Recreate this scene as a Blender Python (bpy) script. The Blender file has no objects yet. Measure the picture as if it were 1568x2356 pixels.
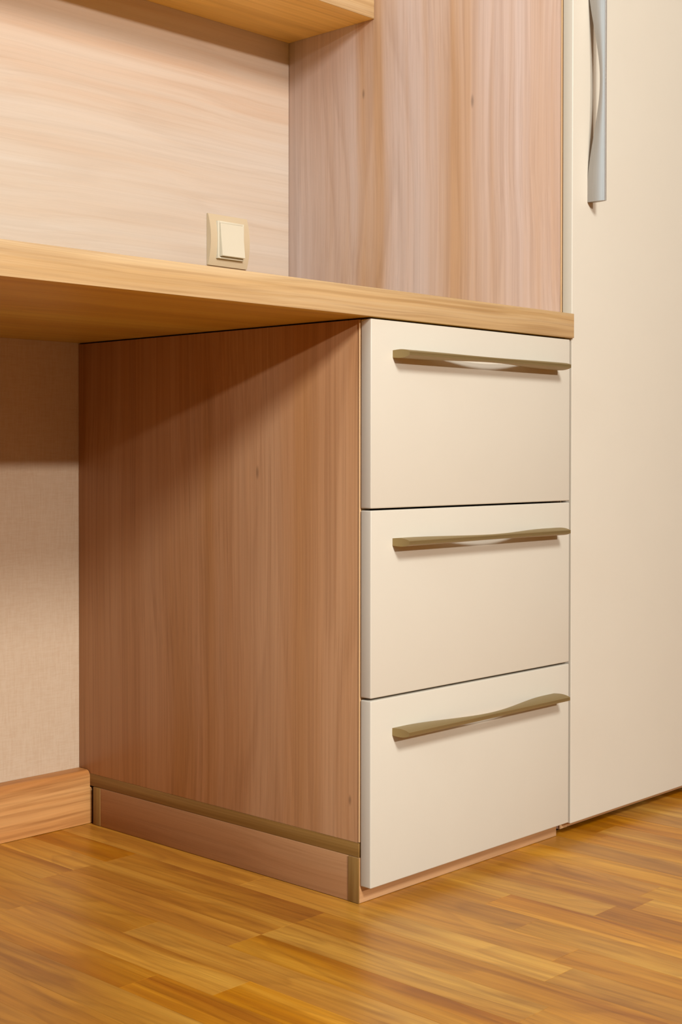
import bpy, bmesh, math, random
from mathutils import Vector, Matrix
random.seed(7)
S = bpy.context.scene
COL = S.collection

# ------------------------------------------------------------------ camera
cam = bpy.data.cameras.new('camera'); cam_o = bpy.data.objects.new('camera', cam); COL.objects.link(cam_o)
W_PX, H_PX = 1568.0, 2356.0
F_PX, CY_PX = 3209.5, 1089.6
yaw, pit, rol = math.radians(46.67), math.radians(0.773), math.radians(0.049)
fw = Vector((math.sin(yaw)*math.cos(pit), math.cos(yaw)*math.cos(pit), -math.sin(pit)))
rt = Vector((math.cos(yaw), -math.sin(yaw), 0)); up = rt.cross(fw)
r2 = math.cos(rol)*rt + math.sin(rol)*up; u2 = -math.sin(rol)*rt + math.cos(rol)*up
cam_o.matrix_world = Matrix((( r2.x, u2.x, -fw.x, -1.2502), (r2.y, u2.y, -fw.y, -1.1296), (r2.z, u2.z, -fw.z, 0.5485), (0, 0, 0, 1)))
cam.sensor_fit = 'VERTICAL'; cam.sensor_height = 36.0; cam.sensor_width = 36.0
cam.lens = F_PX/H_PX*36.0
cam.shift_y = -(H_PX/2 - CY_PX)/H_PX        # rising / falling front of the lens
cam.clip_start = 0.02; cam.clip_end = 60
S.camera = cam_o

# ------------------------------------------------------------------ world, lights, exposure
w = bpy.data.worlds.new('world'); S.world = w; w.use_nodes = True
w.node_tree.nodes['Background'].inputs[0].default_value = (0.55, 0.62, 0.75, 1)
w.node_tree.nodes['Background'].inputs[1].default_value = 0.3
S.view_settings.view_transform = 'Standard'; S.view_settings.look = 'None'
S.view_settings.exposure = 0.0; S.view_settings.gamma = 1.0
S.view_settings.use_curve_mapping = False

def lamp(name, loc, target, size, watts, color, size_y=None, shape='DISK'):
    l = bpy.data.lights.new(name, 'AREA'); l.shape = shape; l.size = size
    if size_y: l.size_y = size_y
    l.energy = watts; l.color = color
    o = bpy.data.objects.new(name, l); COL.objects.link(o)
    o.location = loc
    o.rotation_euler = (Vector(target)-Vector(loc)).to_track_quat('-Z', 'Y').to_euler()
    return o
lamp('pendant_light', (-1.0, -5.3, 2.36), (0.2, 0, 0.6), 0.16, 174, (0.99, 0.92, 0.86))
lamp('ceiling_light', (-1.1, -2.75, 2.5), (0.1, 0.2, 0.2), 0.7, 136, (0.95, 0.97, 0.97))
lamp('window_light', (-2.95, -0.10, 1.9), (0.3, 0.2, 1.1), 0.9, 41, (0.66, 0.88, 1.05), 1.2, 'RECTANGLE')

# ------------------------------------------------------------------ helpers
def box(bm, x0, x1, y0, y1, z0, z1, bev=0.0, seg=2):
    r = bmesh.ops.create_cube(bm, size=1.0)
    vs = r['verts']
    for v in vs:
        v.co = Vector(((x0+x1)/2 + v.co.x*(x1-x0), (y0+y1)/2 + v.co.y*(y1-y0), (z0+z1)/2 + v.co.z*(z1-z0)))
    if bev > 0:
        es = list({e for v in vs for e in v.link_edges})
        bmesh.ops.bevel(bm, geom=es, offset=bev, segments=seg, profile=0.5, affect='EDGES')
    return bm

def mesh_obj(name, bm, mat, parent=None, loc=None, smooth=True):
    me = bpy.data.meshes.new(name)
    bmesh.ops.recalc_face_normals(bm, faces=bm.faces[:])
    bm.to_mesh(me); bm.free()
    if mat: me.materials.append(mat)
    if smooth:
        me.polygons.foreach_set('use_smooth', [True]*len(me.polygons))
        me.set_sharp_from_angle(angle=math.radians(32))
    o = bpy.data.objects.new(name, me); COL.objects.link(o)
    if parent: o.parent = parent
    if loc: o.location = loc
    return o

def boxes(name, mat, parent, *bs, bev=0.0005):
    """one part from boxes given in world metres; the mesh is local to the parent"""
    bm = bmesh.new(); p = parent.location if parent else Vector()
    for b in bs:
        box(bm, b[0]-p.x, b[1]-p.x, b[2]-p.y, b[3]-p.y, b[4]-p.z, b[5]-p.z, bev)
    return mesh_obj(name, bm, mat, parent)

def thing(name, label, cat, loc, group=None):
    o = bpy.data.objects.new(name, None); COL.objects.link(o); o.location = loc
    o.empty_display_size = 0.05
    o['label'] = label; o['category'] = cat
    if group: o['group'] = group
    return o

def struct(o):
    o['kind'] = 'structure'; return o

# ------------------------------------------------------------------ materials
def lin(r, g, b, k=0.68):
    f = lambda c: (c/255/12.92) if c/255 <= 0.04045 else ((c/255+0.055)/1.055)**2.4
    return (f(r)*k, f(g)*k, f(b)*k, 1)

class NT:
    def __init__(self, name):
        self.m = bpy.data.materials.new(name); self.m.use_nodes = True
        self.t = self.m.node_tree; self.n = self.t.nodes; self.b = self.n['Principled BSDF']
    def new(self, typ, **kw):
        x = self.n.new(typ)
        for k, v in kw.items(): setattr(x, k, v)
        return x
    def link(self, a, b): self.t.links.new(a, b)
    def mapping(self, src, scale, loc=(0, 0, 0)):
        m = self.new('ShaderNodeMapping'); m.inputs['Scale'].default_value = scale; m.inputs['Location'].default_value = loc
        self.link(src, m.inputs['Vector']); return m.outputs[0]
    def noise(self, vec, scale=1.0, detail=3.0, rough=0.55, dist=0.0):
        x = self.new('ShaderNodeTexNoise'); x.inputs['Scale'].default_value = scale; x.inputs['Detail'].default_value = detail
        x.inputs['Roughness'].default_value = rough; x.inputs['Distortion'].default_value = dist
        self.link(vec, x.inputs['Vector']); return x.outputs['Fac']
    def ramp(self, fac, stops, interp='LINEAR'):
        r = self.new('ShaderNodeValToRGB'); e = r.color_ramp.elements; r.color_ramp.interpolation = interp
        while len(e) < len(stops): e.new(0.5)
        for i, (p, c) in enumerate(stops):
            e[i].position = p; e[i].color = c if len(c) == 4 else (*c, 1)
        self.link(fac, r.inputs[0]); return r.outputs[0]
    def mix(self, a, b, fac=1.0, mode='MIX'):
        x = self.new('ShaderNodeMix', data_type='RGBA', blend_type=mode)
        for s, v in ((x.inputs[0], fac), (x.inputs[6], a), (x.inputs[7], b)):
            if hasattr(v, 'is_output'): self.link(v, s)
            else: s.default_value = v
        return x.outputs[2]
    def math(self, op, a, b=0.0, c=0.0):
        x = self.new('ShaderNodeMath', operation=op)
        for s, v in zip(x.inputs, (a, b, c)):
            if hasattr(v, 'is_output'): self.link(v, s)
            else: s.default_value = v
        return x.outputs[0]
    def bump(self, h, strength, dist):
        x = self.new('ShaderNodeBump'); x.inputs['Strength'].default_value = strength; x.inputs['Distance'].default_value = dist
        self.link(h, x.inputs['Height']); self.link(x.outputs[0], self.b.inputs['Normal'])

def g(v): return (v, v, v, 1)
def d(a): return (1-0.8*a, 1-a, 1-1.15*a, 1)          # a darker, warmer tone of the same wood

def wood(name, axis, cols, seed=0.0, rough=0.42, fibre=0.10, fine=0.07, figure=0.08, band=10.0, band_len=0.45,
         ring=(7.0, 0.40, 15.0), mottle=0.0, per_object=False, spec=0.28, coarse=1.0, fibre_len=1.3, knots=()):
    """laminate / timber with the grain running along axis; cols = three sRGB triples, dark to light"""
    T = NT(name)
    tc0 = tc = T.new('ShaderNodeTexCoord').outputs['Object']
    rnd = None
    if per_object:
        oi = T.new('ShaderNodeObjectInfo'); rnd = oi.outputs['Random']
        cx = T.new('ShaderNodeCombineXYZ')
        for i, k in enumerate((37.0, 91.0, 53.0)): T.link(T.math('MULTIPLY', rnd, k), cx.inputs[i])
        va = T.new('ShaderNodeVectorMath', operation='ADD'); T.link(tc, va.inputs[0]); T.link(cx.outputs[0], va.inputs[1]); tc = va.outputs[0]
    def vec(across, along, k):
        s = [across]*3; s[axis] = along
        return T.mapping(tc, s, (seed*3.1+k, seed*1.7+k*2.3, seed*2.3-k))
    # slow wobble so that bands and fibres are not ruler straight
    wob = T.noise(vec(3.0, 1.6, 9.0), 1.0, 2.0, 0.5)
    wv = T.new('ShaderNodeVectorMath', operation='SCALE'); wc = T.new('ShaderNodeCombineXYZ')
    for i in range(3):
        if i != axis: T.link(wob, wc.inputs[i])
    T.link(wc.outputs[0], wv.inputs[0]); wv.inputs['Scale'].default_value = 0.035
    wa = T.new('ShaderNodeVectorMath', operation='ADD'); T.link(tc, wa.inputs[0]); T.link(wv.outputs[0], wa.inputs[1])
    tc = wa.outputs[0]
    n1 = T.noise(vec(band, band_len, 0.0), 1.0, 2.5, 0.5)
    n1b = T.noise(vec(band*4.5, band_len*1.1, 4.0), 1.0, 2.0, 0.5)
    base = T.ramp(T.math('ADD', T.math('MULTIPLY', n1, 0.74), T.math('MULTIPLY', n1b, 0.26)),
                  [(0.34, lin(*cols[0])), (0.50, lin(*cols[1])), (0.66, lin(*cols[2]))])
    # growth rings: contours of a stretched field give long flames
    rn = T.noise(vec(ring[0], ring[1], 2.0), 1.0, 1.6, 0.45)
    saw = T.math('FRACT', T.math('MULTIPLY', rn, ring[2]))
    base = T.mix(base, T.ramp(saw, [(0.0, g(1.0+figure*0.3)), (0.55, g(1.0)), (0.88, d(figure)), (1.0, g(1.0+figure*0.3))]), 1.0, 'MULTIPLY')
    if mottle:
        mt = T.noise(vec(26.0, 5.0, 6.0), 1.0, 3.0, 0.6, 0.8)
        base = T.mix(base, T.ramp(mt, [(0.30, d(mottle)), (0.55, g(1.0)), (0.75, g(1+mottle*0.4))]), 1.0, 'MULTIPLY')
    n3 = T.noise(vec(210*coarse, fibre_len*coarse, 5.0), 1.0, 2.0, 0.6)
    base = T.mix(base, T.ramp(n3, [(0.32, d(fibre)), (0.52, g(1.0)), (0.75, g(1+fibre*0.4))]), 1.0, 'MULTIPLY')
    n2 = T.noise(vec(640*coarse, 6.0*coarse, 7.0), 1.0, 2.0, 0.6)
    base = T.mix(base, T.ramp(n2, [(0.30, d(fine)), (0.50, g(1.0)), (0.8, g(1+fine*0.3))]), 1.0, 'MULTIPLY')
    for pt, ln, wd in knots:                          # small pin knots, at points of the board
        s3 = [1.0/wd]*3; s3[axis] = 1.0/ln
        vm = T.new('ShaderNodeVectorMath', operation='LENGTH')
        T.link(T.mapping(tc0, s3, tuple(-p*q for p, q in zip(pt, s3))), vm.inputs[0])
        base = T.mix(base, T.ramp(vm.outputs['Value'], [(0.15, g(0.62)), (1.0, g(1.0))], 'EASE'), 1.0, 'MULTIPLY')
    if per_object:
        hs = T.new('ShaderNodeHueSaturation')
        r2_ = T.math('FRACT', T.math('MULTIPLY', rnd, 17.31))
        T.link(T.math('MULTIPLY_ADD', rnd, 0.17, 0.925), hs.inputs['Value'])
        T.link(T.math('MULTIPLY_ADD', r2_, 0.06, 0.97), hs.inputs['Saturation'])
        T.link(T.math('MULTIPLY_ADD', r2_, -0.008, 0.502), hs.inputs['Hue'])
        T.link(base, hs.inputs['Color']); base = hs.outputs[0]
    T.link(base, T.b.inputs['Base Color'])
    T.b.inputs['Roughness'].default_value = rough; T.b.inputs['Specular IOR Level'].default_value = spec
    T.bump(n2, 0.12, 0.0006)
    return T.m

def plain(name, col, rough=0.45, metallic=0.0, spec=0.3, grain=0.015, scale=60.0, bump=0.0):
    T = NT(name)
    tc = T.new('ShaderNodeTexCoord').outputs['Object']
    n = T.noise(T.mapping(tc, (scale,)*3), 1.0, 3.0, 0.6)
    T.link(T.mix(lin(*col), T.ramp(n, [(0.3, g(1-grain)), (0.7, g(1+grain))]), 1.0, 'MULTIPLY'), T.b.inputs['Base Color'])
    T.b.inputs['Roughness'].default_value = rough; T.b.inputs['Metallic'].default_value = metallic
    T.b.inputs['Specular IOR Level'].default_value = spec
    if bump: T.bump(n, bump, 0.0004)
    return T.m

def brushed(name, col, axis, rough=0.48):
    T = NT(name)
    tc = T.new('ShaderNodeTexCoord').outputs['Object']
    s = [1400.0]*3; s[axis] = 12.0
    n = T.noise(T.mapping(tc, s), 1.0, 2.0, 0.6)
    T.link(T.mix(lin(*col, 1.0), T.ramp(n, [(0.3, g(0.93)), (0.7, g(1.05))]), 1.0, 'MULTIPLY'), T.b.inputs['Base Color'])
    T.b.inputs['Metallic'].default_value = 0.75; T.b.inputs['Roughness'].default_value = rough
    T.bump(n, 0.06, 0.0002)
    return T.m

def textile_wall(name, c0, c1):
    T = NT(name)
    tc = T.new('ShaderNodeTexCoord').outputs['Object']
    a = T.noise(T.mapping(tc, (420, 420, 45)), 1.0, 2.0, 0.6)
    b = T.noise(T.mapping(tc, (60, 60, 520), (3, 1, 2)), 1.0, 2.0, 0.6)
    c = T.noise(T.mapping(tc, (22, 22, 9), (5, 1, 2)), 1.0, 3.0, 0.6)
    h = T.math('ADD', T.math('MULTIPLY', a, 0.45), T.math('ADD', T.math('MULTIPLY', b, 0.4), T.math('MULTIPLY', c, 0.15)))
    T.link(T.ramp(h, [(0.36, lin(*c0)), (0.62, lin(*c1))]), T.b.inputs['Base Color'])
    T.b.inputs['Roughness'].default_value = 0.85; T.b.inputs['Specular IOR Level'].default_value = 0.15
    T.bump(h, 0.35, 0.0012)
    return T.m

M = {
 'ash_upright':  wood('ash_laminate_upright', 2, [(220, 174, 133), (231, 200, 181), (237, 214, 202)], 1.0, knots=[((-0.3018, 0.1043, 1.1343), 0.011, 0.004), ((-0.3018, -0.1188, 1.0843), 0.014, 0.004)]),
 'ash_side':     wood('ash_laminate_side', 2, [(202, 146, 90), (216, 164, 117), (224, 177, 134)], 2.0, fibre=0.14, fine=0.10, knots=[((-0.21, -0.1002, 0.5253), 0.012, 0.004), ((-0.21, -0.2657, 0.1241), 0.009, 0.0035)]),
 'ash_back':     wood('ash_laminate_back', 0, [(230, 198, 169), (234, 213, 191), (237, 222, 205)], 3.0, fibre=0.05, fine=0.03, figure=0.04, band=18.0, band_len=0.9, ring=(9.0, 0.7, 12.0)),
 'ash_plinth':   wood('ash_laminate_plinth', 1, [(179, 126, 79), (192, 138, 92), (200, 150, 104)], 4.0, figure=0.05, band=14.0),
 'ash_plinth_front': wood('ash_laminate_plinth_front', 0, [(206, 150, 98), (220, 168, 116), (228, 182, 134)], 4.4, figure=0.05),
 'desk':         wood('desktop_laminate', 0, [(210, 170, 115), (219, 184, 134), (225, 194, 149)], 5.0, band=70.0, figure=0.05, fibre=0.20, coarse=1.3, fibre_len=2.5),
 'desk_under':   wood('desktop_underside_laminate', 0, [(220, 173, 66), (235, 193, 81), (244, 213, 96)], 5.5, band=9.0, figure=0.08),
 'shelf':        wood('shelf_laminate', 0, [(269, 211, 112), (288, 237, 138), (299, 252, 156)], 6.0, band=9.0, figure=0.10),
 'band':         wood('edge_banding_upright', 2, [(236, 190, 136), (244, 204, 154), (248, 214, 168)], 7.0, band=40.0, figure=0.03),
 'band_dull':    wood('edge_banding_olive', 1, [(146, 106, 50), (164, 124, 66), (178, 140, 80)], 8.0, band=70.0, figure=0.06, fibre=0.18),
 'band_dull_up': wood('edge_banding_olive_upright', 2, [(146, 106, 50), (164, 124, 66), (178, 140, 80)], 8.5, band=70.0, figure=0.06, fibre=0.18),
 'skirting':     wood('oak_skirting', 0, [(201, 133, 70), (217, 154, 89), (227, 170, 106)], 9.0, band=30.0, figure=0.06, fibre=0.30, fine=0.12, coarse=0.8, fibre_len=6.0, ring=(14.0, 0.9, 12.0)),
 'plank':        wood('oiled_parquet', 1, [(180, 111, 27), (212, 144, 39), (234, 172, 63)], 0.0, rough=0.34, figure=0.16, fibre=0.22, fine=0.12, band=16.0, band_len=1.5,
                      ring=(15.0, 2.2, 9.0), mottle=0.12, fibre_len=7.0, per_object=True, spec=0.5, coarse=0.8),
 'floor_rest':   wood('oiled_parquet_beyond', 1, [(174, 103, 25), (213, 141, 40), (234, 166, 61)], 1.3, rough=0.34, band=22.0, figure=0.14),
 'cream':        plain('cream_lacquer', (232, 223, 204), 0.38, grain=0.006, scale=14),
 'plastic':      plain('ivory_plastic', (240, 230, 204), 0.35, grain=0.004),
 'plate':        plain('beige_plastic', (226, 204, 168), 0.4, grain=0.006),
 'steel':        brushed('brushed_nickel', (160, 138, 92), 0),
 'steel_up':     brushed('brushed_nickel_upright', (168, 161, 152), 2),  # same nickel as the drawer handles; cool window reflection put into the colour
 'dark':         plain('dark_underboard', (40, 28, 18), 0.8),
 'wall':         textile_wall('woven_wallpaper', (219, 191, 159), (227, 202, 172)),
 'plaster':      plain('painted_plaster', (92, 82, 68), 0.8, bump=0.1),
 'ceiling':      plain('ceiling_paint', (176, 170, 158), 0.9),
}

# ------------------------------------------------------------------ room shell
Yw0 = 0.5898                     # back wall face
XL, XR, YF, ZC = -3.1, 2.3, -6.0, 2.7
floor = struct(boxes('floor', M['dark'], None, (XL, XR, YF, Yw0+0.1, -0.05, -0.0145), bev=0))
struct(boxes('ceiling', M['ceiling'], None, (XL, XR, YF, Yw0+0.1, ZC, ZC+0.1), bev=0))
struct(boxes('wall_back', M['wall'], None, (XL-0.1, XR+0.1, Yw0, Yw0+0.1, -0.05, ZC+0.1), bev=0))
struct(boxes('wall_left', M['plaster'], None, (XL-0.1, XL, YF, Yw0, -0.05, ZC+0.1), bev=0))
struct(boxes('wall_right', M['plaster'], None, (XR, XR+0.1, YF, Yw0, -0.05, ZC+0.1), bev=0))
struct(boxes('wall_front', M['plaster'], None, (XL-0.1, XR+0.1, YF-0.1, YF, -0.05, ZC+0.1), bev=0))

# skirting on the back wall: rounded top, stops at the drawer unit, its foot runs on below the overhang
def baseboard():
    bm = bmesh.new()
    prof = [(Yw0-0.0005, 0.0005), (Yw0-0.0005, 0.0790)]
    for k in range(7):
        a = math.radians(90*k/6)
        prof.append((0.5705 - 0.0085*math.sin(a), 0.0705 + 0.0085*math.cos(a)))
    prof.append((0.5612, 0.0005))
    def ext(pr, x0, x1):
        A = [bm.verts.new((x0, y, z)) for y, z in pr]; B = [bm.verts.new((x1, y, z)) for y, z in pr]
        n = len(pr)
        for i in range(n): bm.faces.new((A[i], A[(i+1) % n], B[(i+1) % n], B[i]))
        bm.faces.new(A[::-1]); bm.faces.new(B)
    ext(prof, XL+0.01, -0.0006)
    return struct(mesh_obj('baseboard_back', bm, M['skirting']))
baseboard()
bm = bmesh.new(); box(bm, -0.0005, 0.0035, 0.5614, Yw0-0.001, 0.0005, 0.0535, 0.0006)
mesh_obj('baseboard_end', bm, M['skirting'], bpy.data.objects['baseboard_back'])

# parquet: strips run towards the back wall, every strip an object
PW = 0.0525
joints = {-7: [0.0161, -0.46, -0.93], -6: [-0.069, 0.31, -0.52, -0.95], 0: [-0.264, 0.21, -0.70], -1: [-0.2918, 0.18, -0.74]}
PX0, PX1, PY0 = -20, 23, -1.25
plank_cache = {}
def plank_mesh(L):
    key = round(L, 4)
    if key not in plank_cache:
        b = bmesh.new()
        x, y = PW/2-0.00006, L/2-0.00006
        e = 0.0001
        lo = [b.verts.new((sx*x, sy*y, -0.014)) for sx, sy in ((-1, -1), (1, -1), (1, 1), (-1, 1))]
        md = [b.verts.new((sx*x, sy*y, -0.0001)) for sx, sy in ((-1, -1), (1, -1), (1, 1), (-1, 1))]
        tp = [b.verts.new((sx*(x-e), sy*(y-e), 0)) for sx, sy in ((-1, -1), (1, -1), (1, 1), (-1, 1))]
        for i in range(4):
            j = (i+1) % 4
            b.faces.new((lo[i], lo[j], md[j], md[i])); b.faces.new((md[i], md[j], tp[j], tp[i]))
        b.faces.new(tp); b.faces.new(lo[::-1])
        me = bpy.data.meshes.new('plank'); bmesh.ops.recalc_face_normals(b, faces=b.faces[:]); b.to_mesh(me); b.free()
        me.materials.append(M['plank']); plank_cache[key] = me
    return plank_cache[key]
rr = random.Random(11)
YB = 0.586
for c in range(PX0, PX1):
    cuts = joints.get(c)
    if not cuts:
        y = YB - rr.choice((0.12, 0.2, 0.28, 0.36, 0.44)); cuts = []
        while y > PY0+0.12:
            cuts.append(y); y -= rr.choice((0.36, 0.42, 0.48, 0.54))
    ys = [YB] + sorted([k for k in cuts if k > PY0], reverse=True) + [PY0]
    for a, b_ in zip(ys, ys[1:]):
        o = bpy.data.objects.new('plank', plank_mesh(a-b_)); COL.objects.link(o); o.parent = floor
        o.location = ((c+0.5)*PW, (a+b_)/2, -0.0001-rr.random()*0.00012)
bm = bmesh.new()
box(bm, XL, PX0*PW, YF, YB, -0.014, -0.0002); box(bm, PX1*PW, XR, YF, YB, -0.014, -0.0002)
box(bm, PX0*PW, PX1*PW, YF, PY0, -0.014, -0.0002)
o = mesh_obj('parquet_beyond', bm, M['floor_rest'], floor); o['kind'] = 'stuff'

# ------------------------------------------------------------------ bow handle
HL = 0.3455
def handle_mesh(vertical=False):
    """front edge straight, back scooped out between two broad feet; local x along, -y outwards"""
    bm = bmesh.new()
    N = 40; rings = []
    yf = -0.0275
    for i in range(N+1):
        s = i/N; d = abs(2*s-1)                      # 1 at the ends, 0 in the middle
        t = max(0.0, min(1.0, (0.86-d)/0.86))
        sm = t*t*(3-2*t)
        yb = 0.0 - 0.0193*sm**0.9
        th = 0.0105*(1-0.36*sm); tb = 0.0090*(1-0.36*sm); tf = 0.0044
        x = s*HL
        pts = []
        K = 8
        for k in range(K+1):                         # upper side from the back to the front edge
            u = k/K; y = yb + (yf-yb)*u
            q = (tb + (th-tb)*math.sin(min(1, u/0.45)*math.pi/2)) if u <= 0.45 else tf + (th-tf)*math.cos((u-0.45)/0.55*math.pi/2)**0.8
            pts.append((y, q/2))
        up_ = pts; lo_ = [(y, -z) for y, z in pts[::-1]]
        sec = up_ + [(yf, 0.0006), (yf+0.0003, 0.0004), (yf, 0.0001)] + lo_
        rings.append([bm.verts.new((x, y, z) if not vertical else (-z, y, x)) for y, z in sec])
    n = len(rings[0])
    for a, b_ in zip(rings, rings[1:]):
        for i in range(n): bm.faces.new((a[i], a[(i+1) % n], b_[(i+1) % n], b_[i]))
    bm.faces.new(rings[0][::-1]); bm.faces.new(rings[-1])
    return bm

# ------------------------------------------------------------------ drawer unit
Yc, Yd = 0.0194, 0.0170
XU1 = 0.4215
unit = thing('drawer_unit', 'three-drawer pedestal under the desktop, wood-grain side and cream fronts', 'drawer unit', (0.21, 0.30, 0.0))
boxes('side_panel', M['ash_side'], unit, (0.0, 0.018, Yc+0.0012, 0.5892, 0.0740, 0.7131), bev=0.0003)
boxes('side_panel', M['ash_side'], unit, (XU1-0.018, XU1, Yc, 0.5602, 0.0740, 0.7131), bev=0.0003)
boxes('edge_banding', M['band'], unit, (-0.0006, 0.0183, Yc-0.0012, Yc+0.0012, 0.0745, 0.7131), bev=0.0011)
boxes('bottom_panel', M['band_dull'], unit, (-0.0006, XU1, Yc-0.0004, 0.5892, 0.0562, 0.0738), bev=0.0005)
boxes('back_panel', M['dark'], unit, (0.018, XU1-0.018, 0.54, 0.55, 0.074, 0.7131), bev=0)
boxes('top_rail', M['dark'], unit, (0.006, XU1, 0.045, 0.55, 0.695, 0.7150), bev=0)
# plinth: boards whose banded ends show at both corners of the side
boxes('plinth', M['ash_plinth_front'], unit, (-0.0005, 0.4180, 0.0178, 0.0358, 0.0004, 0.0560))
boxes('plinth_edge', M['band_dull_up'], unit, (-0.0022, -0.0006, 0.0176, 0.0356, 0.0004, 0.0558), bev=0.0004)
boxes('plinth_side', M['ash_plinth'], unit, (-0.0016, 0.0164, 0.0360, 0.5352, 0.0004, 0.0560), bev=0.0004)
boxes('plinth_edge', M['band_dull_up'], unit, (-0.0022, 0.0164, 0.5354, 0.5522, 0.0004, 0.0558), bev=0.0004)
XD1 = 0.4227
for z0, z1, hz in ((0.4832, 0.7131, 0.6722), (0.2526, 0.4808, 0.4414), (0.0215, 0.2499, 0.2076)):
    bm = bmesh.new(); p = unit.location
    box(bm, 0-p.x, XD1-p.x, 0-p.y, Yd-p.y, z0, z1, 0.0016, 3)
    box(bm, 0.021-p.x, XU1-0.021-p.x, Yd-p.y, 0.50-p.y, max(z0+0.02, 0.078), z1-0.04, 0)
    dr = mesh_obj('drawer', bm, M['cream'], unit)
    h = mesh_obj('handle', handle_mesh(), M['steel'], dr, loc=(0.0394-p.x, -0.0001-p.y, hz))
    h['label'] = 'brushed nickel bow handle'

# ------------------------------------------------------------------ desktop
desk = thing('desktop', 'long wood-grain desktop slab resting on the drawer unit against the wardrobe', 'desktop', (-0.16, 0.29, 0.0))
DX0, DX1, DY0 = -0.76, 0.4279, -0.0035
boxes('slab', M['desk_under'], desk, (DX0, DX1-0.0005, DY0+0.0012, 0.5892, 0.7151, 0.7500), bev=0.0006)
boxes('front_edge', M['desk'], desk, (DX0, DX1, DY0, DY0+0.0014, 0.7152, 0.7499), bev=0.0006)
# unseen panel added to block light from the kneehole; also carries the slab
boxes('light_block_support', M['ash_side'], desk, (DX0, DX0+0.018, 0.03, 0.5600, 0.0002, 0.7150), bev=0.0004)

# ------------------------------------------------------------------ wardrobe
XWL = 0.4282
ward = thing('wardrobe', 'tall wardrobe with cream door and pinkish wood-grain side, right of the desk', 'wardrobe', (0.73, 0.30, 0.0))
WR = 1.045
boxes('side_panel', M['ash_upright'], ward, (XWL, XWL+0.018, Yc+0.0012, 0.5892, 0.0075, 2.35), bev=0.0003)
boxes('side_panel', M['ash_upright'], ward, (WR-0.018, WR, Yc+0.0012, 0.5892, 0.0075, 2.35), bev=0.0003)
boxes('edge_banding', M['band'], ward, (XWL-0.0006, XWL+0.0183, Yc-0.0012, Yc+0.0012, 0.0075, 2.35), bev=0.0011)
boxes('bottom_panel', M['ash_plinth_front'], ward, (XWL+0.018, WR-0.018, Yc, 0.5892, 0.0075, 0.0560), bev=0.0005)
boxes('top_panel', M['ash_upright'], ward, (XWL+0.018, WR-0.018, Yc, 0.5892, 2.332, 2.35), bev=0.0005)
boxes('back_panel', M['dark'], ward, (XWL+0.018, WR-0.018, 0.58, 0.588, 0.056, 2.332), bev=0)
boxes('plinth', M['dark'], ward, (XWL+0.001, WR-0.001, 0.034, 0.048, 0.0004, 0.0074), bev=0)  # dark board added behind the floor gap, painting in its shade
for fx in (XWL+0.06, WR-0.06):
    for fy in (0.09, 0.50):
        bm = bmesh.new(); p = ward.location
        bmesh.ops.create_cone(bm, cap_ends=True, segments=16, radius1=0.018, radius2=0.016, depth=0.0072, matrix=Matrix.Translation((fx-p.x, fy-p.y, 0.0036)))
        mesh_obj('foot', bm, M['dark'], ward)
bm = bmesh.new(); p = ward.location
box(bm, 0.4276-p.x, WR-p.x, 0-p.y, Yd-p.y, 0.0189, 2.345, 0.0016, 3)
door = mesh_obj('door', bm, M['cream'], ward)
h = mesh_obj('handle', handle_mesh(True), M['steel_up'], door, loc=(0.4703-p.x, -0.0001-p.y, 0.914))
h['label'] = 'upright brushed nickel bow handle'

# ------------------------------------------------------------------ hutch: back board and shelf above the desk
YB0 = 0.5767
bo = boxes('back_board', M['ash_back'], None, (DX0, XWL-0.0004, YB0, Yw0-0.0003, 0.7502, 1.62), bev=0.0004)
bo['label'] = 'pale wood-grain board lining the wall between desktop and shelf'; bo['category'] = 'back board'
sh = thing('wall_shelf', 'wood-grain shelf above the desk, butting the wardrobe side at the top', 'shelf', (-0.4, 0.48, 1.2507))
boxes('slab', M['shelf'], sh, (DX0, XWL-0.0004, 0.3820, YB0-0.0003, 1.2507, 1.2887), bev=0.0005)
boxes('front_edge', M['desk'], sh, (DX0, XWL-0.0002, 0.3808, 0.3822, 1.2506, 1.2888), bev=0.0005)

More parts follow.
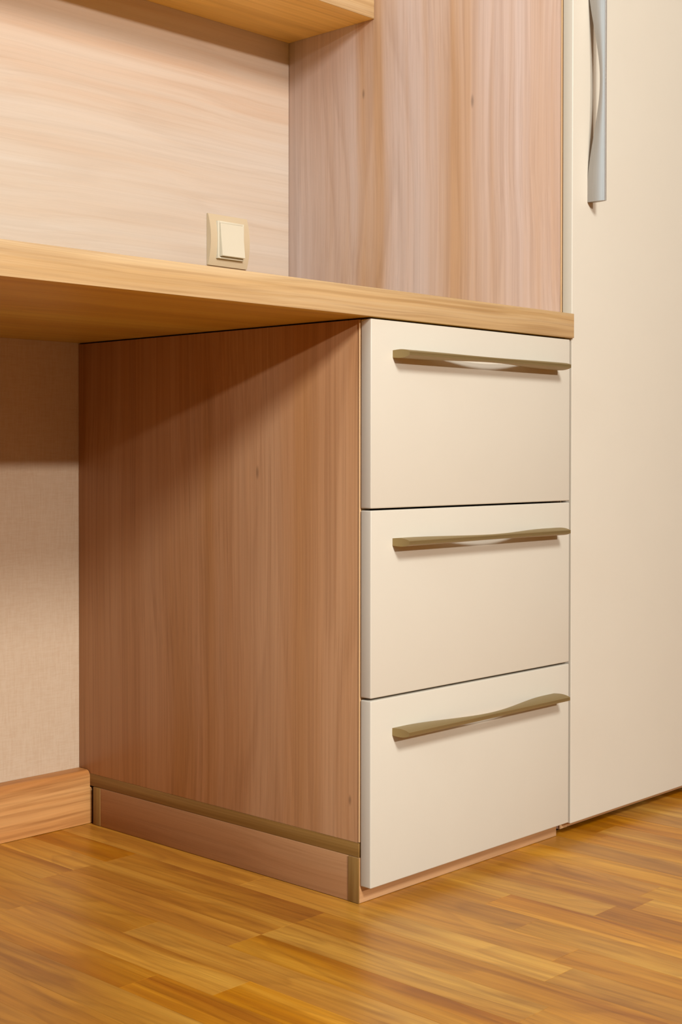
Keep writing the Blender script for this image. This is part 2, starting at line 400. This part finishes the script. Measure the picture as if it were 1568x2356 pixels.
# ------------------------------------------------------------------ wall switch
def switch():
    t = thing('light_switch', 'ivory rocker switch in a beige curved frame on the pale back board', 'switch', (0.2845, YB0, 0.8965))
    # frame: bowed in profile, thick at half height, with a square opening
    bm = bmesh.new(); hw, hh, n = 0.0425, 0.0415, 16
    iw, ih = 0.0285, 0.0305
    def yy(z): return -0.0035 - 0.0075*(1-(z/hh)**2)
    zs = sorted({-hh, hh, -ih, ih, *[-hh+2*hh*k/n for k in range(n+1)]})
    xs = (-hw, -iw, iw, hw)
    F = {}; 
    for z in zs:
        for x in xs: F[x, z] = bm.verts.new((x, yy(z), z))
    Bk = {(x, z): bm.verts.new((x, -0.0003, z)) for z in zs for x in (-hw, hw)}
    for za, zb in zip(zs, zs[1:]):
        for xa, xb in zip(xs, xs[1:]):
            if xa == -iw and za >= -ih-1e-9 and zb <= ih+1e-9: continue
            bm.faces.new((F[xa, za], F[xb, za], F[xb, zb], F[xa, zb]))
        for x in (-hw, hw): bm.faces.new((F[x, za], F[x, zb], Bk[x, zb], Bk[x, za]))
    for z in (-hh, hh):
        bm.faces.new([F[x, z] for x in xs] + [Bk[hw, z], Bk[-hw, z]])
    # walls of the opening
    D = {(x, z): bm.verts.new((x, -0.0003, z)) for z in zs if -ih-1e-9 <= z <= ih+1e-9 for x in (-iw, iw)}
    zi = [z for z in zs if -ih-1e-9 <= z <= ih+1e-9]
    for za, zb in zip(zi, zi[1:]):
        for x in (-iw, iw): bm.faces.new((F[x, za], F[x, zb], D[x, zb], D[x, za]))
    for z in (-ih, ih): bm.faces.new((F[-iw, z], F[iw, z], D[iw, z], D[-iw, z]))
    mesh_obj('frame', bm, M['plate'], t)
    # bezel ring round the rocker
    bm = bmesh.new(); bw = 0.0035; y0, y1 = -0.0125, -0.001
    box(bm, -iw+0.0002, -iw+bw, y0, y1, -ih+0.0002, ih-0.0002, 0.0005); box(bm, iw-bw, iw-0.0002, y0, y1, -ih+0.0002, ih-0.0002, 0.0005)
    box(bm, -iw+bw, iw-bw, y0, y1, -ih+0.0002, -ih+bw, 0.0005); box(bm, -iw+bw, iw-bw, y0, y1, ih-bw, ih-0.0002, 0.0005)
    mesh_obj('bezel', bm, M['plastic'], t)
    # rocker tilted: lower edge proud
    bm = bmesh.new(); rw, rh = iw-bw-0.0003, ih-bw-0.0003
    prof = [(-0.002, rh), (-0.0135, rh), (-0.0155, rh*0.2), (-0.0190, -rh+0.0008), (-0.0183, -rh), (-0.002, -rh)]
    A = [bm.verts.new((-rw, y, z)) for y, z in prof]; B = [bm.verts.new((rw, y, z)) for y, z in prof]
    for i in range(len(prof)):
        j = (i+1) % len(prof); bm.faces.new((A[i], A[j], B[j], B[i]))
    bm.faces.new(A[::-1]); bm.faces.new(B)
    mesh_obj('rocker', bm, M['plastic'], t)
switch()
